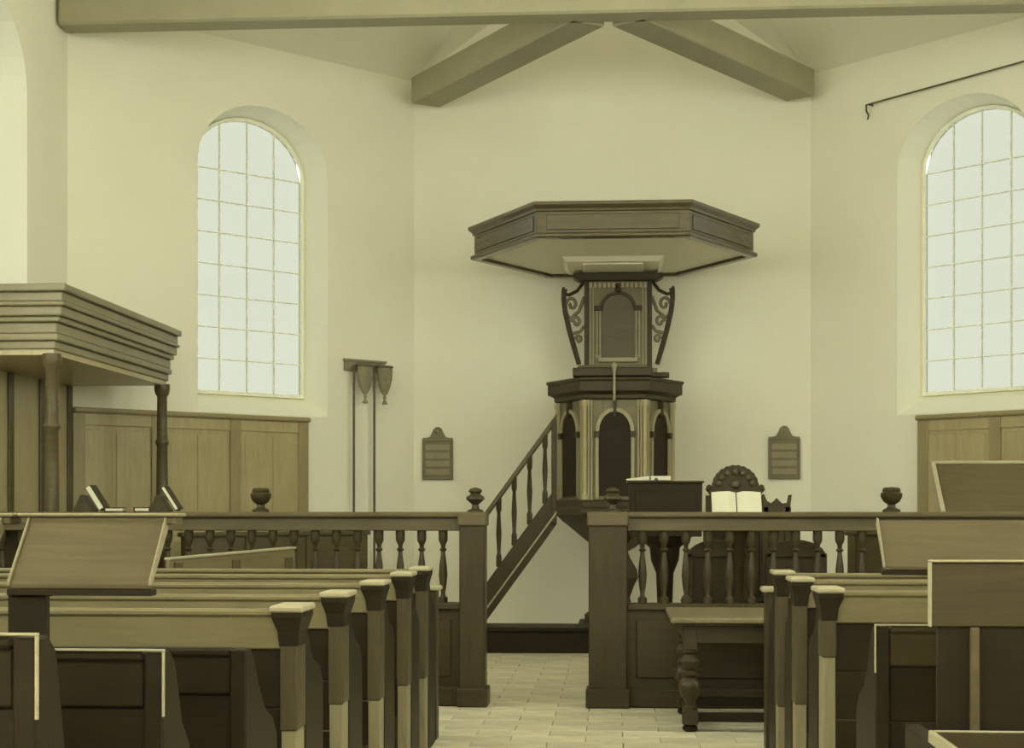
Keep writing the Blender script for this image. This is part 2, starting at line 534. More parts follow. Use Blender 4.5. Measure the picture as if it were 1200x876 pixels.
# back panel with openwork ears
bk = thing('pulpit_backboard', (0.02, 15.84, 1.445), 'carved backboard with scrolled openwork sides above the pulpit', 'backboard')
zb = -1.445
MB().box(-0.40, 0.40, -0.02, 0.06, 0, 1.36).build('lower_board', 'tub_wood', bk)
MB().box(-0.345, 0.345, -0.03, 0.05, 1.34, 2.25).build('board', 'tub_wood', bk, bevel=0.004)
MB().prism(arch_poly(0.155, 1.47, 1.98, 0.13), -0.045, -0.03, 'y').build('arched_panel', 'rail_wood', bk)
MB().prism([(x, z) for x, z in arch_trim(0.185, 0.03, 1.98, 0.165)], -0.07, -0.03, 'y').build('arch_moulding', 'dark_wood', bk)
MB().box(-0.20, 0.20, -0.075, -0.03, 1.42, 1.465).build('panel_sill', 'worn_edge', bk, bevel=0.005)
for s in (-1, 1):
    for q in (0.185, 0.215):
        MB().lathe([(0.016, 1.465), (0.016, 1.49), (0.009, 1.50), (0.009, 1.93), (0.016, 1.945)], 8, (s * q, -0.045, 0)).build('colonnette', 'worn_edge', bk, smooth=True)
    MB().box(s * 0.205 - 0.04, s * 0.205 + 0.04, -0.08, -0.03, 1.945, 1.995).build('capital', 'dark_wood', bk, bevel=0.006)
    MB().box(s * 0.325 - 0.022, s * 0.325 + 0.022, -0.05, 0.0, 1.36, 2.26).build('edge_strip', 'dark_wood_v', bk, bevel=0.004)
    for q in (0.255, 0.285):
        MB().box(s * q - 0.006, s * q + 0.006, -0.04, -0.03, 1.38, 2.2).build('reed', 'carved_wood', bk)
    # ear: outer curve, top bar, two inner scrolls
    ear = MB().tube([(s * 0.40, 0.01, 1.40), (s * 0.445, 0.01, 1.55), (s * 0.50, 0.01, 1.75), (s * 0.545, 0.01, 1.95), (s * 0.56, 0.01, 2.08), (s * 0.552, 0.01, 2.18)],
                    [0.024, 0.027, 0.027, 0.027, 0.026, 0.030], 8).build('ear', 'dark_wood', bk, smooth=True)
    MB().tube([(s * 0.565, 0.01, 2.20), (s * 0.552, 0.01, 2.13), (s * 0.50, 0.01, 2.12), (s * 0.42, 0.01, 2.16), (s * 0.375, 0.01, 2.22), (s * 0.35, 0.01, 2.26)],
              [0.014, 0.022, 0.018, 0.018, 0.018, 0.018], 8).build('ear_scroll', 'dark_wood', ear, smooth=True)
    for cx, cz, r0 in ((0.475, 2.02, 0.062), (0.43, 1.84, 0.05), (0.405, 1.66, 0.036)):
        pts = [(s * (cx + r0 * (1 - t / 16) * math.cos(t * 0.55)), 0.01, cz + 1.25 * r0 * (1 - t / 16) * math.sin(t * 0.55)) for t in range(14)]
        MB().tube(pts, 0.017, 6).build('ear_scroll', 'tub_wood', ear, smooth=True)
    MB().tube([(s * 0.345, 0.01, 2.10), (s * 0.40, 0.01, 1.95), (s * 0.49, 0.01, 1.88), (s * 0.53, 0.01, 1.93)], 0.018, 6).build('ear_scroll', 'tub_wood', ear, smooth=True)
    MB().tube([(s * 0.345, 0.01, 1.80), (s * 0.39, 0.01, 1.74), (s * 0.47, 0.01, 1.72)], 0.017, 6).build('ear_scroll', 'tub_wood', ear, smooth=True)
for k in range(13):
    x = -0.28 + k * 0.0467
    MB().box(x - 0.014, x + 0.014, -0.055, -0.03, 2.185, 2.235).build('dentil', 'panel_wood', bk)
MB().prism([(-0.40, 2.25), (0.40, 2.25), (0.46, 2.28), (0.46, 2.322), (-0.46, 2.322), (-0.46, 2.28)], -0.13, 0.08, 'y').build('cornice', 'dark_wood', bk, bevel=0.004)
MB().lathe([(0.004, -0.04), (0.03, -0.02), (0.034, 0.0), (0.02, 0.03), (0.03, 0.05), (0.004, 0.07)], 10, (0.0, -0.06, 2.16)).build('keystone', 'dark_wood', bk, smooth=True)

# sounding board
sb = thing('sounding_board', (-0.03, 15.10, 3.79), 'wide six-sided wooden sounding board hanging over the pulpit', 'sounding board')
RB = 1.40


def hexring(prof, r_in):
    loops = [hexloop(r, z) for r, z in prof] + [hexloop(r_in, prof[-1][1]), hexloop(r_in, prof[0][1]), hexloop(prof[0][0], prof[0][1])]
    return MB().rings(loops, cap=False)


hexring([(1.385, 0.02), (1.405, 0.03), (1.405, 0.055), (1.385, 0.07)], 1.30).build('bottom_bead', 'varnished_wood', sb, bevel=0.003)
hexring([(1.365, 0.07), (1.365, 0.26)], 1.30).build('fascia', 'varnished_wood', sb)
hexring([(1.37, 0.26), (1.385, 0.265), (1.39, 0.285), (1.43, 0.315), (1.43, 0.345), (1.40, 0.35)], 1.30).build('top_cornice', 'varnished_wood', sb, bevel=0.003)
for k in range(6):
    ang = 30 + 60 * k
    o = MB().box(-0.60, 0.60, -0.012, 0.0, 0.095, 0.235).build('fascia_panel', 'varnished_wood', sb, bevel=0.005)
    place(o, ang, 1.365 * math.cos(R(30)), sb)
hexstack([(1.30, 0.05), (1.30, 0.09)]).build('soffit', 'soffit_paint', sb)
hexstack([(1.40, 0.33), (0.9, 0.36), (0.3, 0.44)]).build('top', 'dark_wood', sb)
MB().rings([[(x * s, y * s + 0.45, z) for x, y in ((-0.50, -0.45), (0.50, -0.45), (0.50, 0.45), (-0.50, 0.45))] for s, z in ((1.0, 0.05), (0.92, 0.0), (0.86, -0.0))]).build('soffit_boss', 'soffit_paint', sb, bevel=0.006)
MB().box(-0.30, 0.30, 0.12, 0.70, -0.014, 0.0).build('soffit_panel', 'ceiling_paint', sb, bevel=0.005)
# iron stay from the board to the wall
MB().box(-0.06, 0.06, 1.20, 1.29, 0.10, 0.30).build('wall_bracket', 'iron', sb)

# stair with balustrade
st = thing('pulpit_stair', (0, 14.5, 0.241), 'steep dark wooden stair with handrail rising to the pulpit', 'stair')
sl = 1.37


def band(x0, x1, za0, zb0, y0, y1):
    """parallelogram band: lower edge from za0 at x0, upper edge zb0 at x0"""
    return MB().prism([(x0, za0), (x1, za0 + sl * (x1 - x0)), (x1, zb0 + sl * (x1 - x0)), (x0, zb0)], y0, y1, 'y')


xs, xe = -1.27, -0.56
zt = 0.60 - sl * 0.044 - 0.241
ZH = 1.22 - 0.241
band(xs, xe, zt - 0.17, zt + 0.06, 0.0, 0.05).build('stringer', 'dark_wood', st, bevel=0.006)
band(xs, xe, zt - 0.30, zt - 0.17, 0.012, 0.04).build('stringer_moulding', 'dark_wood', st, bevel=0.006)
band(xs, xe, zt - 0.20, zt - 0.17, -0.015, 0.05).build('stringer_edge', 'worn_edge', st, bevel=0.003)
band(xs, -0.74, zt - 0.17, zt + 0.06, 0.40, 0.45).build('stringer', 'black_wood', st, bevel=0.006)
for k in range(3):
    x = xs + 0.10 + k * 0.158; z = zt + sl * (x - xs) - 0.06
    MB().box(x - 0.10, x + 0.12, 0.045, 0.405, z - 0.02, z + 0.015).build('tread', 'dark_wood', st, bevel=0.004)
band(xs, xe, ZH - 0.01, ZH + 0.07, 0.0, 0.07).build('handrail', 'rail_wood', st, bevel=0.015)
for k in range(4):
    x = -1.11 + k * 0.146
    z0 = zt + 0.05 + sl * (x - xs); z1 = ZH + sl * (x - xs)
    MB().lathe([(0.026, z0), (0.026, z0 + .10), (0.016, z0 + .13), (0.026, (z0 + z1) / 2), (0.016, z1 - .12), (0.026, z1 - .09), (0.026, z1 + .02)], 8, (x, 0.028, 0)).build('baluster', 'dark_wood_v', st, smooth=True)
MB().box(xs - 0.08, xs + 0.01, -0.02, 0.08, 0.0, ZH + 0.1).build('newel', 'dark_wood_v', st, bevel=0.006)
MB().box(xs - 0.08, xs + 0.01, 0.39, 0.46, 0.0, 0.42).build('newel', 'dark_wood_v', st, bevel=0.006)
MB().box(-0.61, -0.56, -0.01, 0.05, 0.98, 1.96).build('newel', 'dark_wood_v', st, bevel=0.006)


# ------------------------------------------------------------------ chancel rail
def finial(parent, x, y, z, s=1.0, mat='dark_wood', prof=None):
    prof = prof or [(0.055, 0), (0.055, 0.012), (0.028, 0.022), (0.022, 0.05), (0.045, 0.07), (0.064, 0.088), (0.062, 0.105), (0.038, 0.118),
                    (0.034, 0.128), (0.048, 0.142), (0.04, 0.158), (0.012, 0.168), (0.002, 0.17)]
    return MB().lathe([(r * s, h * s) for r, h in prof], 14, (x, y, z)).build('finial', mat, parent, smooth=True)


URN = [(0.06, 0), (0.06, 0.015), (0.03, 0.03), (0.026, 0.05), (0.055, 0.07), (0.072, 0.10), (0.074, 0.125), (0.06, 0.135), (0.062, 0.15), (0.052, 0.165), (0.002, 0.17)]
SY = 10.50


def rail_side(name, xa, xb, post_w, post_x, label, first_bal, step_bal, urn_x, post_fx):
    t = thing(name, (post_x, SY, 0), label, 'altar rail')
    X = lambda x: x - post_x
    lo, hi = min(xa, xb), max(xa, xb)
    # post
    p0, p1 = -post_w / 2, post_w / 2
    post = MB().box(p0, p1, -0.03, 0.17, 0.0, 1.24).build('post', 'dark_wood_v', t, bevel=0.008)
    MB().box(p0 - 0.02, p1 + 0.02, -0.05, 0.19, 0.0, 0.13).build('plinth', 'dark_wood', post, bevel=0.008)
    MB().box(p0 - 0.012, p1 + 0.012, -0.045, 0.185, 1.235, 1.335).build('post_cap', 'rail_wood', post, bevel=0.012)
    finial(t, X(post_fx), 0.07, 1.335, 1.0, 'dark_wood')
    # rail, frieze, sill
    MB().box(X(lo), X(hi), -0.02, 0.16, 1.295, 1.335).build('rail', 'rail_wood', t, bevel=0.012)
    MB().box(X(lo), X(hi), 0.02, 0.12, 1.205, 1.295).build('frieze', 'rail_wood', t, bevel=0.006)
    MB().box(X(lo), X(hi), -0.01, 0.15, 0.665, 0.71).build('sill', 'dark_wood', t, bevel=0.008)
    MB().box(X(lo), X(hi), 0.03, 0.09, 0.12, 0.665).build('dado', 'dark_wood', t)
    MB().box(X(lo), X(hi), 0.0, 0.13, 0.0, 0.13).build('skirting', 'dark_wood', t, bevel=0.01)
    d = 1 if hi > post_x + 0.5 else -1
    # raised dado panels with stiles between
    x = post_x + d * (post_w / 2)
    pw = 0.92
    while abs(x - post_x) < hi - lo - 0.3:
        a, b = x + d * 0.06, x + d * (0.06 + pw)
        if abs(b - post_x) > hi - lo: break
        MB().box(X(min(a, b)), X(max(a, b)), 0.014, 0.03, 0.20, 0.60).build('dado_panel', 'dark_wood', t, bevel=0.008)
        x += d * (pw + 0.10)
        MB().box(X(x) - 0.035, X(x) + 0.035, 0.005, 0.03, 0.13, 0.665).build('stile', 'dark_wood_v', t, bevel=0.004)
    # splat balusters
    prof = [(0.038, 0.70), (0.038, 0.745), (0.022, 0.755), (0.017, 0.775), (0.028, 0.83), (0.036, 0.90), (0.030, 0.97), (0.019, 1.04), (0.017, 1.06),
            (0.032, 1.075), (0.017, 1.09), (0.021, 1.11), (0.036, 1.135), (0.038, 1.15), (0.038, 1.21)]
    src = MB().lathe([(q * 0.84, z) for q, z in prof], 10, (0, 0, 0)).build('baluster', 'dark_wood_v', t, smooth=True)
    x = first_bal; n = 0
    src.location = (X(x), 0.07, 0)
    x += step_bal
    while lo + 0.05 < x < hi - 0.05:
        share(src, 'baluster', t, (X(x), 0.07, 0)); x += step_bal
    finial(t, X(urn_x), 0.07, 1.335, 1.0, 'dark_wood', URN)
    return t


rail_side('chancel_rail', -4.93, -1.07, 0.175, -0.985, 'dark balustered chancel rail left of the opening, beneath the canopied pew', -1.194, -0.149, -2.472, -0.97)
rail_side('chancel_rail', 0.075, 4.81, 0.262, -0.056, 'dark balustered chancel rail right of the opening, behind the turned-leg table', 0.180, 0.1485, 1.864, -0.023)


# ------------------------------------------------------------------ wall panelling of the elders' seats
def panelling(name, fr, s0, s1, top, label, npan):
    t = thing(name, fr.P(s0, -0.02, 0), label, 'panelling', math.atan2(fr.d.y, fr.d.x))
    sg = 1 if fr.n.dot(Vector((-fr.d.y, fr.d.x, 0))) > 0 else -1
    L = s1 - s0
    def bx(nm, mat, x0, x1, w0, w1, z0, z1, b=0.005, par=None):
        y0, y1 = sorted((-w0 * sg, -w1 * sg))
        return MB().box(x0, x1, y0, y1, z0, z1).build(nm, mat, par or t, bevel=b)
    bx('backing', 'panel_wood', 0, L, 0.0, 0.04, 0, top - 0.05, 0)
    bx('cornice', 'stile_wood', -0.02, L, 0.0, 0.09, top - 0.05, top, 0.015)
    bx('bottom_rail', 'stile_wood', 0, L, 0.04, 0.06, 0.9, 1.05)
    bx('top_rail', 'panel_wood', 0, L, 0.04, 0.055, top - 0.16, top - 0.05)
    pw = L / npan
    for k in range(npan + 1):
        c = min(max(k * pw, 0.06), L - 0.06)
        bx('stile', 'stile_wood', c - 0.06, c + 0.06, 0.04, 0.065, 0.02, top - 0.05)
    for k in range(npan):
        for j in range(2):
            x0 = k * pw + 0.10 + j * (pw - 0.2) / 2 + 0.01
            bx('panel', 'panel_wood', x0, x0 + (pw - 0.2) / 2 - 0.02, 0.04, 0.05, 1.10, top - 0.20, 0.008)
    # bench seat
    bx('seat', 'dark_wood', 0.02, L - 0.5, 0.06, 0.46, 0.44, 0.48, 0.008)
    bx('seat_front', 'dark_wood', 0.02, L - 0.5, 0.40, 0.43, 0.0, 0.44, 0.004)
    return t


panelling('wall_panelling', fr_bl, 1.40, 3.93, 2.28, 'tall varnished wall panelling with bench behind the canopied pew', 3)
panelling('wall_panelling', fr_br, 1.37, 3.93, 2.28, 'tall varnished wall panelling with bench under the right-hand window', 3)


def bench_front(x0, y0, x1, y1, h, label):
    d = Vector((x1 - x0, y1 - y0, 0)); L = d.length
    t = thing('bench_front', (x0, y0, 0), label, 'bench front', math.atan2(d.y, d.x))
    MB().box(0, L, -0.025, 0.025, 0, h - 0.04).build('board', 'rail_wood', t)
    MB().box(-0.03, L + 0.03, -0.06, 0.06, h - 0.04, h).build('top_rail', 'rail_wood', t, bevel=0.012)
    n = max(2, int(L / 0.55)); pw = L / n
    for k in range(n + 1):
        c = min(max(k * pw, 0.04), L - 0.04)
        for sy in (-1, 1):
            MB().box(c - 0.04, c + 0.04, *sorted((sy * 0.025, sy * 0.045)), 0, h - 0.04).build('stile', 'rail_wood', t, bevel=0.004)
    return t


bench_front(-2.30, 13.98, -3.62, 12.66, 1.16, 'low panelled bench front before the left wall panelling')
bench_front(2.10, 13.98, 3.20, 12.88, 1.16, 'low panelled bench front before the right wall panelling')

# sloped reading desk of the right-hand elders' pew
ed = thing('sloped_desk', (2.36, 11.6, 0), 'high sloped wooden desk beyond the right rail, under the right-hand window', 'desk')
MB().prism([(0, 1.335), (0.36, 1.70), (0.40, 1.70), (0.40, 1.66), (0.03, 1.29), (0, 1.29)], 0.08, 2.40, 'x').build('slope', 'rail_wood', ed, bevel=0.006)
MB().prism([(-0.012, 1.28), (-0.012, 1.345), (0.355, 1.715), (0.41, 1.715), (0.41, 1.66), (0.05, 1.28)], 0.045, 0.08, 'x').build('slope_edge', 'worn_edge', ed, bevel=0.003)
MB().box(0.06, 2.40, 0.36, 0.46, 1.70, 1.725).build('ledge', 'worn_edge', ed, bevel=0.005)
MB().box(0.10, 2.40, 0.04, 0.34, 0.0, 1.30).build('body', 'dark_wood', ed)
MB().box(0.08, 2.40, 0.0, 0.05, 1.255, 1.29).build('lip', 'dark_wood', ed, bevel=0.004)

# ------------------------------------------------------------------ canopied pew on the left
cp = thing('canopied_pew', (-4.43, 12.05, 0), 'canopied wooden pew on slender columns against the left wall', 'canopied pew')
cx0, cx1, cy0, cy1 = -0.51, 0.43, -1.31, 1.48      # local extents of the roof box below the cornice
levels = [(0.0, 2.50, 2.56, 'canopy_wood'), (0.035, 2.56, 2.61, 'canopy_wood'), (0.02, 2.61, 2.69, 'canopy_wood'), (0.06, 2.69, 2.73, 'canopy_wood'),
          (0.09, 2.73, 2.80, 'canopy_wood'), (0.12, 2.80, 2.83, 'canopy_wood'), (0.10, 2.83, 2.90, 'canopy_wood'), (0.14, 2.90, 2.955, 'canopy_wood')]
for k, (o_, z0, z1, mt) in enumerate(levels):
    MB().box(cx0, cx1 + o_ * 0.8, cy0 - o_ * 0.8, cy1 + o_ * 0.2, z0, z1).build('cornice_moulding', mt, cp, bevel=0.012, seg=2)
MB().box(cx0, cx1 - 0.02, cy0 + 0.02, cy1 - 0.02, 2.46, 2.50).build('soffit', 'panel_wood', cp)
for (px_, py_) in ((cx1 - 0.05, cy0 + 0.06), (cx1 - 0.05, cy1 - 0.04)):
    c = MB().lathe([(0.075, 0), (0.075, 0.20), (0.05, 0.24), (0.045, 0.30), (0.055, 0.9), (0.052, 1.6), (0.047, 1.92), (0.06, 1.94), (0.06, 1.96), (0.047, 1.98), (0.044, 2.36), (0.06, 2.38), (0.07, 2.42), (0.07, 2.47)], 14, (px_, py_, 0)).build('column', 'rail_wood', cp, smooth=True)
MB().box(cx0 + 0.0, cx0 + 0.04, cy0, cy1, 0, 2.46).build('backboard', 'panel_wood', cp)
for k in range(5):
    yy = cy0 + 0.05 + k * (cy1 - cy0 - 0.1) / 4
    MB().box(cx0 + 0.04, cx0 + 0.06, yy - 0.05, yy + 0.05, 0, 2.46).build('stile', 'rail_wood', cp, bevel=0.004)
MB().box(cx0 + 0.04, cx0 + 0.46, cy0 + 0.1, cy1 - 0.1, 0.42, 0.47).build('seat', 'dark_wood', cp, bevel=0.008)
MB().box(cx0 + 0.40, cx0 + 0.43, cy0 + 0.1, cy1 - 0.1, 0, 0.42).build('seat_front', 'dark_wood', cp)
MB().box(cx1 - 0.075, cx1 - 0.025, cy0 + 0.15, cy1 - 0.12, 0.0, 1.0).build('front_panel', 'dark_wood', cp, bevel=0.004)
MB().box(cx0, cx1 - 0.14, cy0, cy0 + 0.05, 0, 1.25).build('end_panel', 'dark_wood_v', cp, bevel=0.004)


# ------------------------------------------------------------------ books on the rail
def open_book(loc, w, h, lean, rz, label, spread_=0.9):
    t = thing('open_book', loc, label, 'book', rz)
    for s in (-1, 1):
        ca, sa = math.cos(spread_ / 2 + 0.35), math.sin(spread_ / 2 + 0.35)
        n = [(0, 0), (s * w * sa, w * ca)]
        # cover as upright leaf turned about the spine
        a = Vector((s * sa, -ca, 0)); up = Vector((0, math.sin(lean), math.cos(lean)))
        nr = a.cross(up).normalized() * (1 if s > 0 else -1)
        def leaf(nm, d0, d1, e, mat):
            vs = []
            for d_ in (d0, d1):
                for (p, q) in ((e, e), (w - e, e), (w - e, h - e), (e, h - e)):
                    vs.append(a * p + up * q + nr * d_)
            MB().add(vs, [(0, 1, 2, 3), (7, 6, 5, 4), (0, 4, 5, 1), (1, 5, 6, 2), (2, 6, 7, 3), (3, 7, 4, 0)]).build(nm, mat, t)
        leaf('cover', 0.0, 0.006, 0.0, 'leather')
        leaf('page_block', -0.018, 0.0, 0.008, 'paper')
    return t


def closed_book(loc, w, d, th, rz, tilt, label):
    t = thing('hymn_book', loc, label, 'book', rz)
    t.rotation_euler = (0, tilt, rz)
    MB().box(-w / 2, w / 2, -d / 2, d / 2, 0.0, 0.006).build('cover', 'leather', t, bevel=0.002)
    MB().box(-w / 2, w / 2, -d / 2, d / 2, th - 0.006, th).build('cover', 'leather', t, bevel=0.002)
    MB().box(-w / 2 + 0.006, w / 2 - 0.006, -d / 2 + 0.006, d / 2 - 0.006, 0.006, th - 0.006).build('page_block', 'paper', t)
    MB().box(-w / 2 - 0.004, -w / 2 + 0.006, -d / 2, d / 2, 0.0, th).build('spine', 'leather', t, bevel=0.003)
    return t


def leaning_book(x, label, ang, w, th, mat='leather', zoff=0.0, L=0.19):
    """a book leaning on a low block, pages showing as a bright slanted edge"""
    t = thing('leaning_book', (x, SY + 0.07, 1.335), label, 'book')
    t.rotation_euler = (0, ang, 0)
    MB().box(0, L, -w / 2, w / 2, 0.0, 0.006).build('cover', mat, t, bevel=0.002)
    MB().box(0, L, -w / 2, w / 2, th - 0.006, th).build('cover', mat, t, bevel=0.002)
    MB().box(0.004, L - 0.006, -w / 2 - 0.001, w / 2 - 0.006, 0.006, th - 0.006).build('page_block', 'paper', t)
    return t


def bookstand(x, label):
    t = thing('book_stand', (x, SY + 0.07, 1.3365), label, 'book stand')
    MB().prism([(-0.085, 0), (0.05, 0), (0.05, 0.012), (-0.02, 0.118), (-0.04, 0.118), (-0.085, 0.02)], -0.06, 0.06, 'y').build('block', 'dark_wood', t, bevel=0.004)
    return t


bookstand(-3.70, 'dark wooden wedge stand holding the larger slanted book on the left rail')
leaning_book(-3.705, 'larger slanted book with bright page edges on the left rail', R(57), 0.13, 0.045).location.z = 1.335 + 0.165
bookstand(-3.16, 'dark wooden wedge stand near the end of the left rail, beside the far column')
leaning_book(-3.165, 'thin slanted book on the left rail beside the far canopy column', R(57), 0.12, 0.030).location.z = 1.335 + 0.165
closed_book((-3.30, SY + 0.07, 1.336), 0.11, 0.13, 0.032, 0, 0, 'small closed book lying flat on the left rail between two slanted books')
closed_book((-3.50, SY + 0.05, 1.336), 0.13, 0.13, 0.03, R(8), 0, 'closed book lying flat on the left rail just right of the larger slanted book')


# ------------------------------------------------------------------ pews
def pew(x, y, sg, length, label, h=1.03, capped=True, mat='pew_wood', end_mat='black_wood', foot=0.0, depth=0.45, planks=3, group=None,
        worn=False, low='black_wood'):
    t = thing('pew', (x, y, 0), label, 'pew', group=group)

    def bx(nm, m, x0, x1, y0, y1, z0, z1, b=0.004, par=None):
        a, c = sorted((sg * x0, sg * x1))
        return MB().box(a, c, y0, y1, z0, z1).build(nm, m, par or t, bevel=b)
    # back: horizontal planks under a top rail
    z0, z1 = 0.30, h - 0.14
    ph = (z1 - z0) / planks
    for k in range(planks):
        bx('plank', low, 0.05, length - 0.03, 0.016, 0.036, z0 + k * ph + 0.002, z0 + (k + 1) * ph - 0.002, 0.004)  # shade below the top board is put into the darker plank colour
    bx('top_board', mat, 0.05, length - 0.03, 0.006, 0.042, h - 0.14, h - 0.034, 0.005)
    bx('top_rail', mat, 0.05, length - 0.03, 0.0, 0.050, h - 0.034, h - 0.008, 0.008)
    bx('back_rail', 'dark_wood', 0.05, length - 0.03, 0.016, 0.034, 0.05, 0.30, 0.003)
    bx('seat', mat, 0.05, length - 0.03, 0.04, depth - 0.04, 0.42, 0.455, 0.008)
    # aisle end: tall back post, swept arm and side panel
    if capped:
        zc = h - 0.03
        p = bx('post', 'post_wood', 0.004, 0.062, 0.0, 0.14, foot, zc, 0.005)
        bx('cap', 'worn_edge', -0.018, 0.095, -0.018, 0.20, zc + 0.012, h + 0.004, 0.006)  # glint of the windows on the cap is put into its pale colour
        q = [(0.002, 0.064, -0.001, 0.15, zc - 0.10), (-0.002, 0.070, -0.004, 0.155, zc - 0.05), (-0.012, 0.088, -0.012, 0.185, zc - 0.005), (-0.012, 0.088, -0.012, 0.185, zc + 0.012)]
        MB().rings([[(sg * a, c, e), (sg * b, c, e), (sg * b, d, e), (sg * a, d, e)] for a, b, c, d, e in q]).build('cap_moulding', end_mat, t)
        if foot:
            bx('foot', 'worn_foot', 0.008, 0.058, 0.004, 0.136, 0.0, foot, 0.003)  # made-up pale block standing in for a bright strip low on the post
        poly = [(0.14, 0), (depth, 0), (depth, 0.74), (depth - 0.05, 0.80), (0.30, 0.83), (0.24, 0.86), (0.205, 0.92), (0.16, zc - 0.06), (0.14, zc - 0.04)]
    else:
        zc = h - 0.012
        poly = [(0.0, 0), (depth, 0), (depth, 0.66), (depth - 0.06, 0.72), (0.24, 0.76), (0.16, 0.84), (0.10, zc - 0.03), (0.06, zc), (0.0, zc)]
    vs = [(sg * 0.004, a, b) for a, b in poly] + [(sg * 0.05, a, b) for a, b in poly]
    n = len(poly)
    MB().add(vs, [tuple(range(n)), tuple(range(2 * n - 1, n - 1, -1))] + [(i, (i + 1) % n, n + (i + 1) % n, n + i) for i in range(n)]).build('end_panel', end_mat, t, bevel=0.005)
    bx('far_end_panel', end_mat, length - 0.03, length, 0, depth, 0, h - 0.05, 0.005)
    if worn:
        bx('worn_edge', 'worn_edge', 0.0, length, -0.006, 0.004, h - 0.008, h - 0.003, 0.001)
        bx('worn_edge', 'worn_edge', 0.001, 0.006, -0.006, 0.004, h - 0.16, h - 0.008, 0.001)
    return t


ORD = ['nearest the camera', 'second', 'third', 'fourth', 'fifth']
LX, RX = -1.044, 0.83
for k, yy in enumerate((5.0, 5.85, 6.78, 7.70, 8.42)):
    nm = ['capped pew nearest the camera in the left block, pale worn cap on its end post',
          'second capped pew of the left block counted from the camera',
          'third capped pew of the left block counted from the camera',
          'fourth capped pew of the left block counted from the camera',
          'farthest full-height capped pew of the left block'][k]
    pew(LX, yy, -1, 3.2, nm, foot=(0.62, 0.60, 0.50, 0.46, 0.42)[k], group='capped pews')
for k, yy in enumerate((6.30, 7.25, 8.03)):
    nm = ['capped pew nearest the camera in the right block, pale oval worn cap',
          'middle of the three capped pews in the right block',
          'farthest of the three capped pews in the right block'][k]
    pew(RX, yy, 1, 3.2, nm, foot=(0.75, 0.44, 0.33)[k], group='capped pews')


def pew_front(x, y, sg, length, h, label):
    t = thing('pew_screen', (x, y, 0), label, 'pew screen')
    def bx(nm, m, x0, x1, y0, y1, z0, z1, b=0.004):
        a, c = sorted((sg * x0, sg * x1))
        return MB().box(a, c, y0, y1, z0, z1).build(nm, m, t, bevel=b)
    bx('post', 'dark_wood_v', 0.0, 0.07, 0.0, 0.12, 0.0, h - 0.03, 0.005)
    bx('cap', 'worn_edge', -0.02, 0.09, -0.02, 0.14, h - 0.03, h, 0.008)
    bx('panel', 'dark_wood', 0.07, length, 0.03, 0.06, 0.08, h - 0.06, 0.004)
    bx('top_rail', 'pew_wood', 0.07, length, 0.0, 0.12, h - 0.06, h - 0.03, 0.010)
    bx('bottom_rail', 'dark_wood', 0.07, length, 0.02, 0.08, 0.0, 0.08, 0.004)
    for k in range(1, 4):
        c = length * k / 4
        bx('stile', 'dark_wood_v', c - 0.04, c + 0.04, 0.02, 0.03, 0.08, h - 0.06, 0.003)
    return t


pew_front(-1.05, 8.95, -1, 3.19, 0.905, 'low capped pew front ahead of the left block, nearest the rail')
pew_front(0.84, 8.72, 1, 3.19, 0.915, 'low capped pew front ahead of the right block, beside the table')

# uncapped near pews
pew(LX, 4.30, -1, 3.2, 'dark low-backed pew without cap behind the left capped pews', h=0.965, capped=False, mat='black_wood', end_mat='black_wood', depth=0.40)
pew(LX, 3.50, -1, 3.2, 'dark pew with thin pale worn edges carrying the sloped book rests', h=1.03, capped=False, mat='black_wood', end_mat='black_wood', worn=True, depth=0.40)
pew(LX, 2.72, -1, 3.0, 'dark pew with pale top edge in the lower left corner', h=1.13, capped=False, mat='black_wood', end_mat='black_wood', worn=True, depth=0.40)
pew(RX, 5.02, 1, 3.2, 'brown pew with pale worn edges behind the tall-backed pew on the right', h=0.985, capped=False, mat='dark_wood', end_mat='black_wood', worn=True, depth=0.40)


# tall-backed pew in the lower right corner with a shelf behind it
tp = thing('tall_pew', (RX, 4.13, 0), 'tall-backed brown pew with pale edges in the lower right corner', 'pew')
MB().box(0, 2.6, 0, 0.03, 1.04, 1.21).build('back_board', 'board_wood', tp, bevel=0.004)
MB().box(-0.002, 2.6, -0.006, 0.032, 1.211, 1.217).build('worn_edge', 'worn_edge', tp, bevel=0.003)
MB().box(-0.002, 0.003, -0.006, 0.028, 1.04, 1.211).build('worn_edge', 'worn_edge', tp, bevel=0.002)
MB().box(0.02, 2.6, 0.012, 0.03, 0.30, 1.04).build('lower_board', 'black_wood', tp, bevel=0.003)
for xx in (0.115, 0.62, 1.12, 1.62, 2.12):
    MB().box(xx - 0.012, xx + 0.012, -0.008, 0.012, 0.30, 1.04).build('batten', 'rail_wood', tp, bevel=0.003)
MB().box(0.0, 2.6, -0.62, -0.03, 0.735, 0.768).build('shelf', 'dark_wood', tp, bevel=0.004)
MB().box(-0.012, 0.002, -0.62, -0.03, 0.738, 0.772).build('shelf_edge', 'worn_edge', tp, bevel=0.003)
MB().box(0.0, 2.6, -0.04, -0.03, 0.735, 0.772).build('shelf_edge', 'worn_edge', tp, bevel=0.003)
MB().box(0.05, 2.6, 0.03, 0.36, 0.42, 0.455).build('seat', 'dark_wood', tp, bevel=0.006)
MB().box(0.0, 0.045, -0.60, 0.36, 0.0, 0.735).build('end_panel', 'black_wood', tp, bevel=0.004)
MB().box(2.555, 2.6, -0.60, 0.36, 0.0, 0.735).build('end_panel', 'black_wood', tp, bevel=0.004)


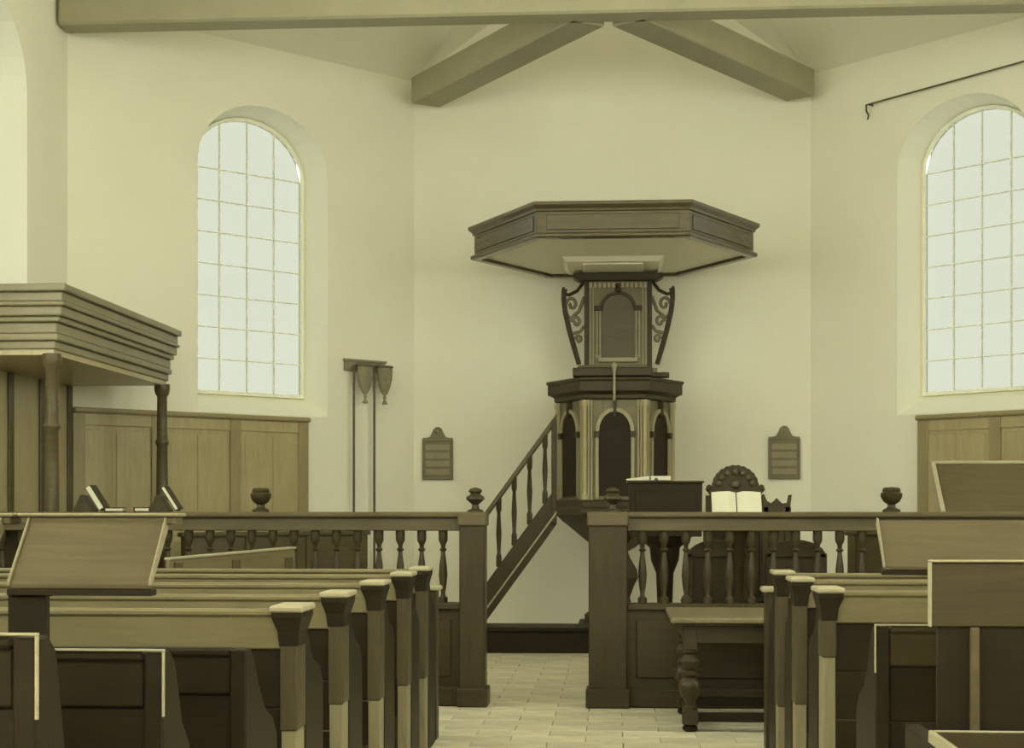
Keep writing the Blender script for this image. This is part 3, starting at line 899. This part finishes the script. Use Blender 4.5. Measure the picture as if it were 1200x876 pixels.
# sloped book rests standing above the near pews
def book_rest(x0, x1, y, label, zb, edge=True, legs=(), leg_z=1.0, mat='rail_wood'):
    t = thing('book_rest', (x0, y, leg_z), label, 'book rest')
    w = x1 - x0; z = zb - leg_z
    MB().prism([(0, z), (0.125, z + 0.145), (0.14, z + 0.13), (0.02, z - 0.012), (0, z - 0.012)], 0.008, w - 0.008, 'x').build('slope', mat, t, bevel=0.002)
    MB().box(0, w, 0.0, 0.035, z - 0.028, z - 0.012).build('lip', 'black_wood', t, bevel=0.002)
    for a, b in ((0.003, 0.008), (w - 0.008, w - 0.003)):
        MB().prism([(-0.004, z - 0.004), (-0.004, z + 0.006), (0.122, z + 0.152), (0.136, z + 0.152), (0.145, z + 0.13), (0.012, z - 0.004)], a, b, 'x').build('side_edge', 'edge_wood', t, bevel=0.001)
    if edge:
        MB().box(-0.022, w + 0.024, 0.118, 0.20, z + 0.154, z + 0.162).build('ledge', 'edge_wood', t, bevel=0.003)
        MB().box(-0.015, w + 0.017, 0.124, 0.19, z + 0.135, z + 0.152).build('ledge_moulding', mat, t, bevel=0.003)
    for lx in legs:
        MB().box(lx - 0.045, lx + 0.045, 0.02, 0.05, 0.0, z - 0.010).build('support', 'black_wood', t, bevel=0.003)
        MB().box(lx - 0.03, lx + 0.03, 0.02, 0.15, z - 0.035, z - 0.010).build('bracket', 'black_wood', t, bevel=0.003)
    return t


book_rest(-1.405, -1.062, 3.46, 'sloped wooden book rest with pale edges on the near left pew', 1.180, True, (0.04,), 1.0325)
book_rest(-1.83, -1.462, 3.46, 'sloped wooden book rest cut by the left edge of the picture', 1.180, True, (0.10, 0.28), 1.0325)
book_rest(0.84, 2.20, 4.92, 'long sloped wooden book rest with pale edges above the near right pews', 1.172, False, (0.60, 1.1), 0.9875)

# partition running from the pews to the rail on the left
dx, dy = -2.18 + 2.70, 10.33 - 9.14
pt = thing('pew_partition', (-2.70, 9.14, 0), 'low wooden pew side with a pale sloping top edge below the left rail', 'pew side', math.atan2(dy, dx))
Lp = math.hypot(dx, dy)
MB().prism([(0, 0), (Lp, 0), (Lp, 1.085), (0, 1.045)], 0, 0.03, 'y').build('board', 'pew_wood', pt, bevel=0.003)
MB().prism([(0, 1.045), (Lp, 1.085), (Lp, 1.10), (0, 1.06)], -0.012, 0.042, 'y').build('worn_edge', 'worn_edge', pt, bevel=0.003)
for k in range(3):
    c = 0.08 + k * (Lp - 0.16) / 2
    MB().box(c - 0.04, c + 0.04, -0.012, 0.0, 0, 1.03).build('stile', 'rail_wood', pt, bevel=0.003)

# ------------------------------------------------------------------ communion table
ct = thing('communion_table', (0.33, 9.30, 0), 'dark wooden table with bulbous turned legs before the right rail', 'table')
TW, TD, THT = 1.32, 1.02, 0.70
MB().box(0, TW, 0, TD, THT - 0.035, THT).build('top', 'tub_wood', ct, bevel=0.010, seg=2)
MB().box(0.02, TW - 0.02, 0.02, TD - 0.02, THT - 0.05, THT - 0.035).build('top_moulding', 'dark_wood', ct, bevel=0.006)
for a in ((0.09, TW - 0.09, 0.085, 0.11), (0.09, TW - 0.09, TD - 0.11, TD - 0.085), (0.085, 0.11, 0.09, TD - 0.09), (TW - 0.11, TW - 0.085, 0.09, TD - 0.09)):
    MB().box(*a, THT - 0.16, THT - 0.05).build('apron', 'dark_wood', ct, bevel=0.004)
leg = [(0.045, 0.13), (0.045, 0.15), (0.03, 0.165), (0.036, 0.19), (0.062, 0.23), (0.072, 0.27), (0.064, 0.305), (0.036, 0.33), (0.05, 0.345), (0.05, 0.36),
       (0.03, 0.375), (0.05, 0.40), (0.06, 0.43), (0.045, 0.455), (0.03, 0.47), (0.045, 0.485), (0.045, 0.50)]
for lx in (0.12, TW - 0.12):
    for ly in (0.12, TD - 0.12):
        l = MB().lathe(leg, 14, (lx, ly, 0)).build('leg', 'dark_wood', ct, smooth=True)
        MB().box(lx - 0.042, lx + 0.042, ly - 0.042, ly + 0.042, 0.50, THT - 0.05).build('leg_block', 'dark_wood', l, bevel=0.004)
        MB().box(lx - 0.048, lx + 0.048, ly - 0.048, ly + 0.048, 0.045, 0.13).build('leg_block', 'dark_wood', l, bevel=0.004)
        MB().lathe([(0.03, 0.0), (0.046, 0.012), (0.046, 0.03), (0.03, 0.045)], 12, (lx, ly, 0)).build('foot', 'black_wood', l, smooth=True)
for a in ((0.16, TW - 0.16, 0.095, 0.145), (0.16, TW - 0.16, TD - 0.145, TD - 0.095), (0.095, 0.145, 0.16, TD - 0.16), (TW - 0.145, TW - 0.095, 0.16, TD - 0.16)):
    MB().box(*a, 0.06, 0.115).build('stretcher', 'black_wood', ct, bevel=0.006)


# ------------------------------------------------------------------ lectern, bible stand, chairs beyond the rail
rd = thing('reading_desk', (0.385, 12.2, 0), 'dark box-shaped reading desk beyond the right rail post', 'lectern')
MB().prism([(-0.28, 1.14), (0.28, 1.14), (0.285, 1.56), (-0.285, 1.56)], -0.18, 0.24, 'y').build('box', 'black_wood', rd, bevel=0.005)
MB().prism([(-0.20, 1.56), (0.26, 1.56), (0.26, 1.585), (-0.20, 1.572)], -0.30, 0.30, 'x').build('lid', 'dark_wood', rd, bevel=0.004)
MB().box(-0.24, 0.24, -0.184, -0.176, 1.20, 1.50).build('front_panel', 'black_wood', rd, bevel=0.004)
MB().lathe([(0.20, 0.0), (0.20, 0.05), (0.12, 0.09), (0.07, 0.16), (0.055, 0.5), (0.07, 0.85), (0.11, 0.95), (0.12, 1.05), (0.2, 1.12), (0.22, 1.14)], 14, (0, 0.03, 0)).build('pedestal', 'black_wood', rd, smooth=True)

bb = thing('desk_bible', (0.265, 12.17, 1.578), 'open book with pale pages lying on the dark reading desk', 'book')
for s in (-1, 1):
    x0, x1 = (-0.185, -0.005) if s < 0 else (0.005, 0.16)
    dz = -0.012 if s < 0 else 0.012
    MB().add([(x0, -0.15, 0.0), (x1, -0.15, 0.0), (x1, 0.14, 0.008), (x0, 0.14, 0.008), (x0, -0.15, 0.022 + dz), (x1, -0.15, 0.034), (x1, 0.14, 0.042), (x0, 0.14, 0.03 + dz)],
             [(0, 3, 2, 1), (4, 5, 6, 7), (0, 1, 5, 4), (1, 2, 6, 5), (2, 3, 7, 6), (3, 0, 4, 7)]).build('page_block', 'paper', bb, bevel=0.003)
MB().lathe([(0.002, 0), (0.012, 0.005), (0.016, 0.018), (0.010, 0.03), (0.002, 0.033)], 10, (0.045, -0.185, -0.012)).build('clasp', 'iron', bb, smooth=True)

bs = thing('bible_stand', (0.86, 11.02, 0), 'dark wooden stand holding the large open book behind the rail', 'stand')
MB().lathe([(0.17, 0), (0.17, 0.04), (0.06, 0.08), (0.045, 0.6), (0.06, 1.1), (0.10, 1.22)], 12, (0, 0.05, 0)).build('pedestal', 'dark_wood', bs, smooth=True)
MB().prism([(-0.04, 1.24), (0.13, 1.48), (0.145, 1.47), (-0.02, 1.22)], -0.18, 0.18, 'x').build('board', 'dark_wood', bs, bevel=0.004)
MB().box(-0.18, 0.18, -0.075, -0.02, 1.215, 1.24).build('ledge', 'dark_wood', bs, bevel=0.004)

ob = thing('open_bible', (0.86, 11.02, 1.24), 'large open book with white pages facing the pews above the rail', 'book')
for s in (-1, 1):
    lx = [0.004, 0.05, 0.12, 0.176]; bul = [0.012, 0.030, 0.026, 0.016]
    top, bot = [], []
    dirv = Vector((0, 0.17, 0.24)).normalized(); nrm = Vector((0, -0.24, 0.17)).normalized()
    base = Vector((0, -0.042, 0.002)); hh = 0.275
    loops = []
    for x, b_ in zip(lx, bul):
        p0 = base + Vector((s * x, 0, 0)); p1 = p0 + dirv * hh
        loops.append([p0 + nrm * 0.003, p1 + nrm * 0.003, p1 + nrm * b_, p0 + nrm * b_])
    MB().rings(loops).build('page_block', 'paper', ob, smooth=False)
p = [Vector((-0.182, -0.042, 0.0)), Vector((0.182, -0.042, 0.0))]
MB().add([q + k for q in p for k in (Vector((0, 0, 0)), dirv * 0.282, dirv * 0.282 + nrm * 0.003, nrm * 0.003)],
         [(0, 1, 2, 3), (4, 7, 6, 5), (0, 4, 5, 1), (1, 5, 6, 2), (2, 6, 7, 3), (3, 7, 4, 0)]).build('cover', 'leather', ob)


def chair(name, loc, w, seat_h, top_h, label, crest, arms=True):
    """carved chair facing the congregation (towards -y)"""
    t = thing(name, loc, label, 'chair')
    d = w * 0.92; hw = w / 2
    MB().box(-hw, hw, -d, 0.0, seat_h - 0.05, seat_h).build('seat', 'leather', t, bevel=0.012)
    turn = lambda z0, z1, r: [(r, z0), (r, z0 + 0.03), (r * .6, z0 + 0.05), (r * 1.1, (z0 + z1) / 2), (r * .6, z1 - 0.05), (r, z1 - 0.03), (r, z1)]
    for sx in (-1, 1):
        MB().lathe(turn(0, seat_h - 0.05, 0.032), 10, (sx * (hw - 0.035), -d + 0.035, 0)).build('leg', 'dark_wood', t, smooth=True)
        MB().box(sx * (hw - 0.03) - 0.025, sx * (hw - 0.03) + 0.025, -0.05, 0.0, 0.0, seat_h - 0.05).build('leg', 'dark_wood', t, bevel=0.004)
        MB().box(sx * (hw - 0.03) - 0.024, sx * (hw - 0.03) + 0.024, -0.045, 0.0, seat_h, top_h - crest * 1.0).build('back_post', 'dark_wood', t, bevel=0.004)
        if arms:
            MB().tube([(sx * (hw - 0.02), -0.03, seat_h + 0.24), (sx * (hw + 0.0), -d * .5, seat_h + 0.23), (sx * (hw + 0.0), -d + 0.02, seat_h + 0.20), (sx * hw, -d - 0.02, seat_h + 0.15)], 0.022, 8).build('arm', 'dark_wood', t, smooth=True)
            MB().lathe(turn(seat_h, seat_h + 0.20, 0.022), 8, (sx * hw * 0.97, -d + 0.05, 0)).build('arm_post', 'dark_wood', t, smooth=True)
    MB().box(-hw + 0.03, hw - 0.03, -d * 0.5 - 0.02, -d * 0.5 + 0.02, 0.14, 0.18).build('stretcher', 'dark_wood', t, bevel=0.004)
    MB().box(-hw + 0.05, hw - 0.05, -0.035, -0.012, seat_h + 0.12, top_h - crest).build('back_panel', 'leather', t, bevel=0.006)
    return t


big = chair('carved_armchair', (0.985, 12.85, 0), 0.50, 0.46, 1.72, 'large carved armchair with scalloped arched crest behind the open book', 0.25)
cz = 1.50
arc = [(0.19 * math.cos(math.pi * i / 24) * (1 + 0.03 * (i % 2)), cz + 0.04 + 0.175 * math.sin(math.pi * i / 24) * (1 + 0.05 * (i % 2))) for i in range(25)]
crest_o = MB().prism([(-0.20, cz - 0.04), (0.20, cz - 0.04), (0.23, cz + 0.0), (0.19, cz + 0.04)] + arc[1:-1] + [(-0.19, cz + 0.04), (-0.23, cz + 0.0)], -0.05, -0.005, 'y').build('crest', 'dark_wood', big, bevel=0.006)
for k in range(7):
    a = math.pi * (k + 0.5) / 7
    MB().lathe([(0.003, -0.03), (0.022, -0.015), (0.026, 0), (0.022, 0.015), (0.003, 0.03)], 8, (0.14 * math.cos(a), -0.055, cz + 0.04 + 0.12 * math.sin(a))).build('crest_leaf', 'rail_wood', crest_o, smooth=True)
MB().lathe([(0.003, -0.04), (0.035, -0.02), (0.04, 0), (0.035, 0.02), (0.003, 0.04)], 10, (0, -0.055, cz + 0.06)).build('crest_boss', 'rail_wood', crest_o, smooth=True)
for s in (-1, 1):
    MB().lathe([(0.02, 0), (0.03, 0.02), (0.02, 0.05), (0.004, 0.06)], 8, (s * 0.215, -0.025, cz + 0.0)).build('crest_knob', 'dark_wood', crest_o, smooth=True)

sm = chair('carved_side_chair', (1.262, 12.25, 0), 0.235, 0.44, 1.475, 'narrow dark chair with pointed back posts beside the open book', 0.10, arms=False)
MB().prism([(-0.10, 1.33), (0.10, 1.33), (0.118, 1.47), (0.092, 1.465), (0.08, 1.405), (0.045, 1.40), (0.015, 1.425), (0.0, 1.445), (-0.015, 1.425), (-0.045, 1.40), (-0.075, 1.42), (-0.10, 1.475), (-0.116, 1.47)], -0.045, -0.01, 'y').build('crest', 'dark_wood', sm, bevel=0.004)
ac = chair('low_armchair', (0.74, 11.72, 0), 0.46, 0.46, 1.13, 'low dark round-backed armchair seen through the balusters of the right rail', 0.10)
ac.rotation_euler = (0, 0, R(180))
ac.location.y = 11.35
MB().prism([(-0.22, 1.0)] + [(0.22 * math.cos(math.pi - math.pi * i / 12), 1.0 + 0.13 * math.sin(math.pi * i / 12)) for i in range(1, 12)] + [(0.22, 1.0)], -0.045, 0.0, 'y').build('crest', 'dark_wood', ac, bevel=0.005)
ac2 = copy_tree(ac)
ac2.location = (1.32, 11.40, 0)
ac2['label'] = 'low dark round-backed armchair nearer the right pews, behind the rail'


# ------------------------------------------------------------------ wall tablets
def tablet(cx, label):
    t = thing('wall_tablet', (cx, 16.40, 1.672), label, 'tablet', group='wall tablets')
    w, hs, ht = 0.166, 0.44, 0.565
    out = [(-w, 0), (w, 0), (w, hs - 0.01), (w - 0.01, hs + 0.012), (w - 0.03, hs + 0.006), (0.085, hs + 0.018), (0.062, hs + 0.06)]
    out += [(0.052 * math.cos(R(20) + (math.pi - R(40)) * i / 8), ht - 0.052 + 0.052 * math.sin(R(20) + (math.pi - R(40)) * i / 8)) for i in range(9)]
    out += [(-0.062, hs + 0.06), (-0.085, hs + 0.018), (-w + 0.03, hs + 0.006), (-w + 0.01, hs + 0.012), (-w, hs - 0.01)]
    MB().prism(out, -0.025, 0.0, 'y').build('board', 'tablet_paint', t, bevel=0.004)
    fr_ = 0.022
    for a in ((-w, w, 0, fr_), (-w, -w + fr_, fr_, hs - 0.03), (w - fr_, w, fr_, hs - 0.03), (-w, w, hs - 0.03, hs - 0.008)):
        MB().box(a[0], a[1], -0.038, -0.025, a[2], a[3]).build('frame', 'tablet_paint', t, bevel=0.004)
    for k in range(4):
        z = 0.05 + k * 0.088
        MB().box(-w + 0.035, w - 0.035, -0.031, -0.025, z, z + 0.062).build('number_slot', 'tablet_field', t, bevel=0.002)
    MB().lathe([(0.003, -0.018), (0.018, -0.01), (0.02, 0), (0.018, 0.01), (0.003, 0.018)], 10, (0, -0.027, ht - 0.055)).build('rosette', 'tablet_field', t, smooth=True)


tablet(-1.909, 'dark round-topped wall tablet left of the pulpit')
tablet(1.772, 'dark round-topped wall tablet right of the pulpit')


# ------------------------------------------------------------------ collection bags on long poles
def bag_pole(x, y, top, label, bx_, by_, zt):
    t = thing('collection_bag', (x, y, 0), label, 'collection bag', math.atan2(-0.7071, -0.7071))
    # pole (slightly leaning to the wall)
    MB().tube([(0, 0, 0), (0, 0, top)], 0.0125, 8).build('pole', 'rail_wood', t, smooth=True)
    # hoop and hanging bag, local x runs along the wall
    hoop = [(bx_ + 0.085 * math.cos(a), by_ + 0.07 * math.sin(a), zt) for a in [2 * math.pi * i / 16 for i in range(17)]]
    MB().tube(hoop, 0.012, 6).build('hoop', 'iron', t, smooth=True)
    b = MB().lathe([(0.085, 0.0), (0.088, -0.05), (0.082, -0.13), (0.062, -0.21), (0.034, -0.275), (0.012, -0.30)], 14, (bx_, by_, zt), sy=0.8).build('bag', 'velvet', t, smooth=True)
    MB().lathe([(0.006, 0), (0.018, -0.015), (0.02, -0.03), (0.010, -0.045), (0.030, -0.085), (0.026, -0.095)], 10, (bx_, by_, zt - 0.295)).build('tassel', 'velvet', b, smooth=True)
    MB().tube([(0, 0, top - 0.01), (bx_ * 0.5, by_ * 0.5 - 0.02, zt + 0.02), (bx_, by_ , zt + 0.005)], 0.014, 6).build('arm', 'iron', t, smooth=True)


bag_pole(-2.705, 15.735, 2.84, 'cloth collection bag on a long pole nearer the left window', -0.10, 0.06, 2.84)
bag_pole(-2.521, 15.919, 2.86, 'cloth collection bag with low tassel on a long pole nearer the left tablet', -0.09, 0.06, 2.84)
rk = thing('pole_rack', fr_bl.P(0.66, -0.005, 2.79), 'small wooden wall bracket holding the two collection bags', 'bracket', math.atan2(fr_bl.d.y, fr_bl.d.x))
sgk = 1 if fr_bl.n.dot(Vector((-fr_bl.d.y, fr_bl.d.x, 0))) > 0 else -1
MB().box(-0.26, 0.26, *sorted((0.0, -0.025 * sgk)), 0, 0.10).build('board', 'velvet', rk, bevel=0.004)
MB().box(-0.27, 0.27, *sorted((0.0, -0.04 * sgk)), 0.10, 0.125).build('shelf', 'velvet', rk, bevel=0.004)

# thin rod across the right-hand window head
cr_ = thing('curtain_rod', fr_br.P(0.757, -0.07, 5.46), 'thin dark rod with hooked end above the right-hand window', 'rod', math.atan2(fr_br.d.y, fr_br.d.x))
sgr = 1 if fr_br.n.dot(Vector((-fr_br.d.y, fr_br.d.x, 0))) > 0 else -1
MB().tube([(0, 0, 0), (2.35, 0, 0.075)], 0.009, 8).build('rod', 'iron', cr_, smooth=True)
MB().tube([(0.0, 0, 0), (0.0, 0, -0.06), (0.03, 0, -0.11), (0.015, 0, -0.15)], 0.010, 6).build('hook', 'iron', cr_, smooth=True)
for x in (0.03, 2.30):
    MB().tube([(x, 0, 0.075 * x / 2.35), (x, 0.075 * sgr, 0.075 * x / 2.35)], 0.010, 6).build('bracket', 'iron', cr_, smooth=True)

# ------------------------------------------------------------------ groups of like things
GROUPS = {'book_rest': 'sloped book rests', 'wall_panelling': 'panelling below the windows', 'bench_front': 'low bench fronts',
          'collection_bag': 'collection bags', 'low_armchair': 'low armchairs', 'leaning_book': 'slanted books on the rail',
          'book_stand': 'book stands on the rail', 'hymn_book': 'flat books on the rail', 'chancel_rail': 'chancel rails',
          'pew_screen': 'low pew screens', 'pew': 'pews'}
for o in SC.objects:
    if o.parent is None and 'category' in o and 'group' not in o:
        g = GROUPS.get(o.name.split('.')[0])
        if g: o['group'] = g
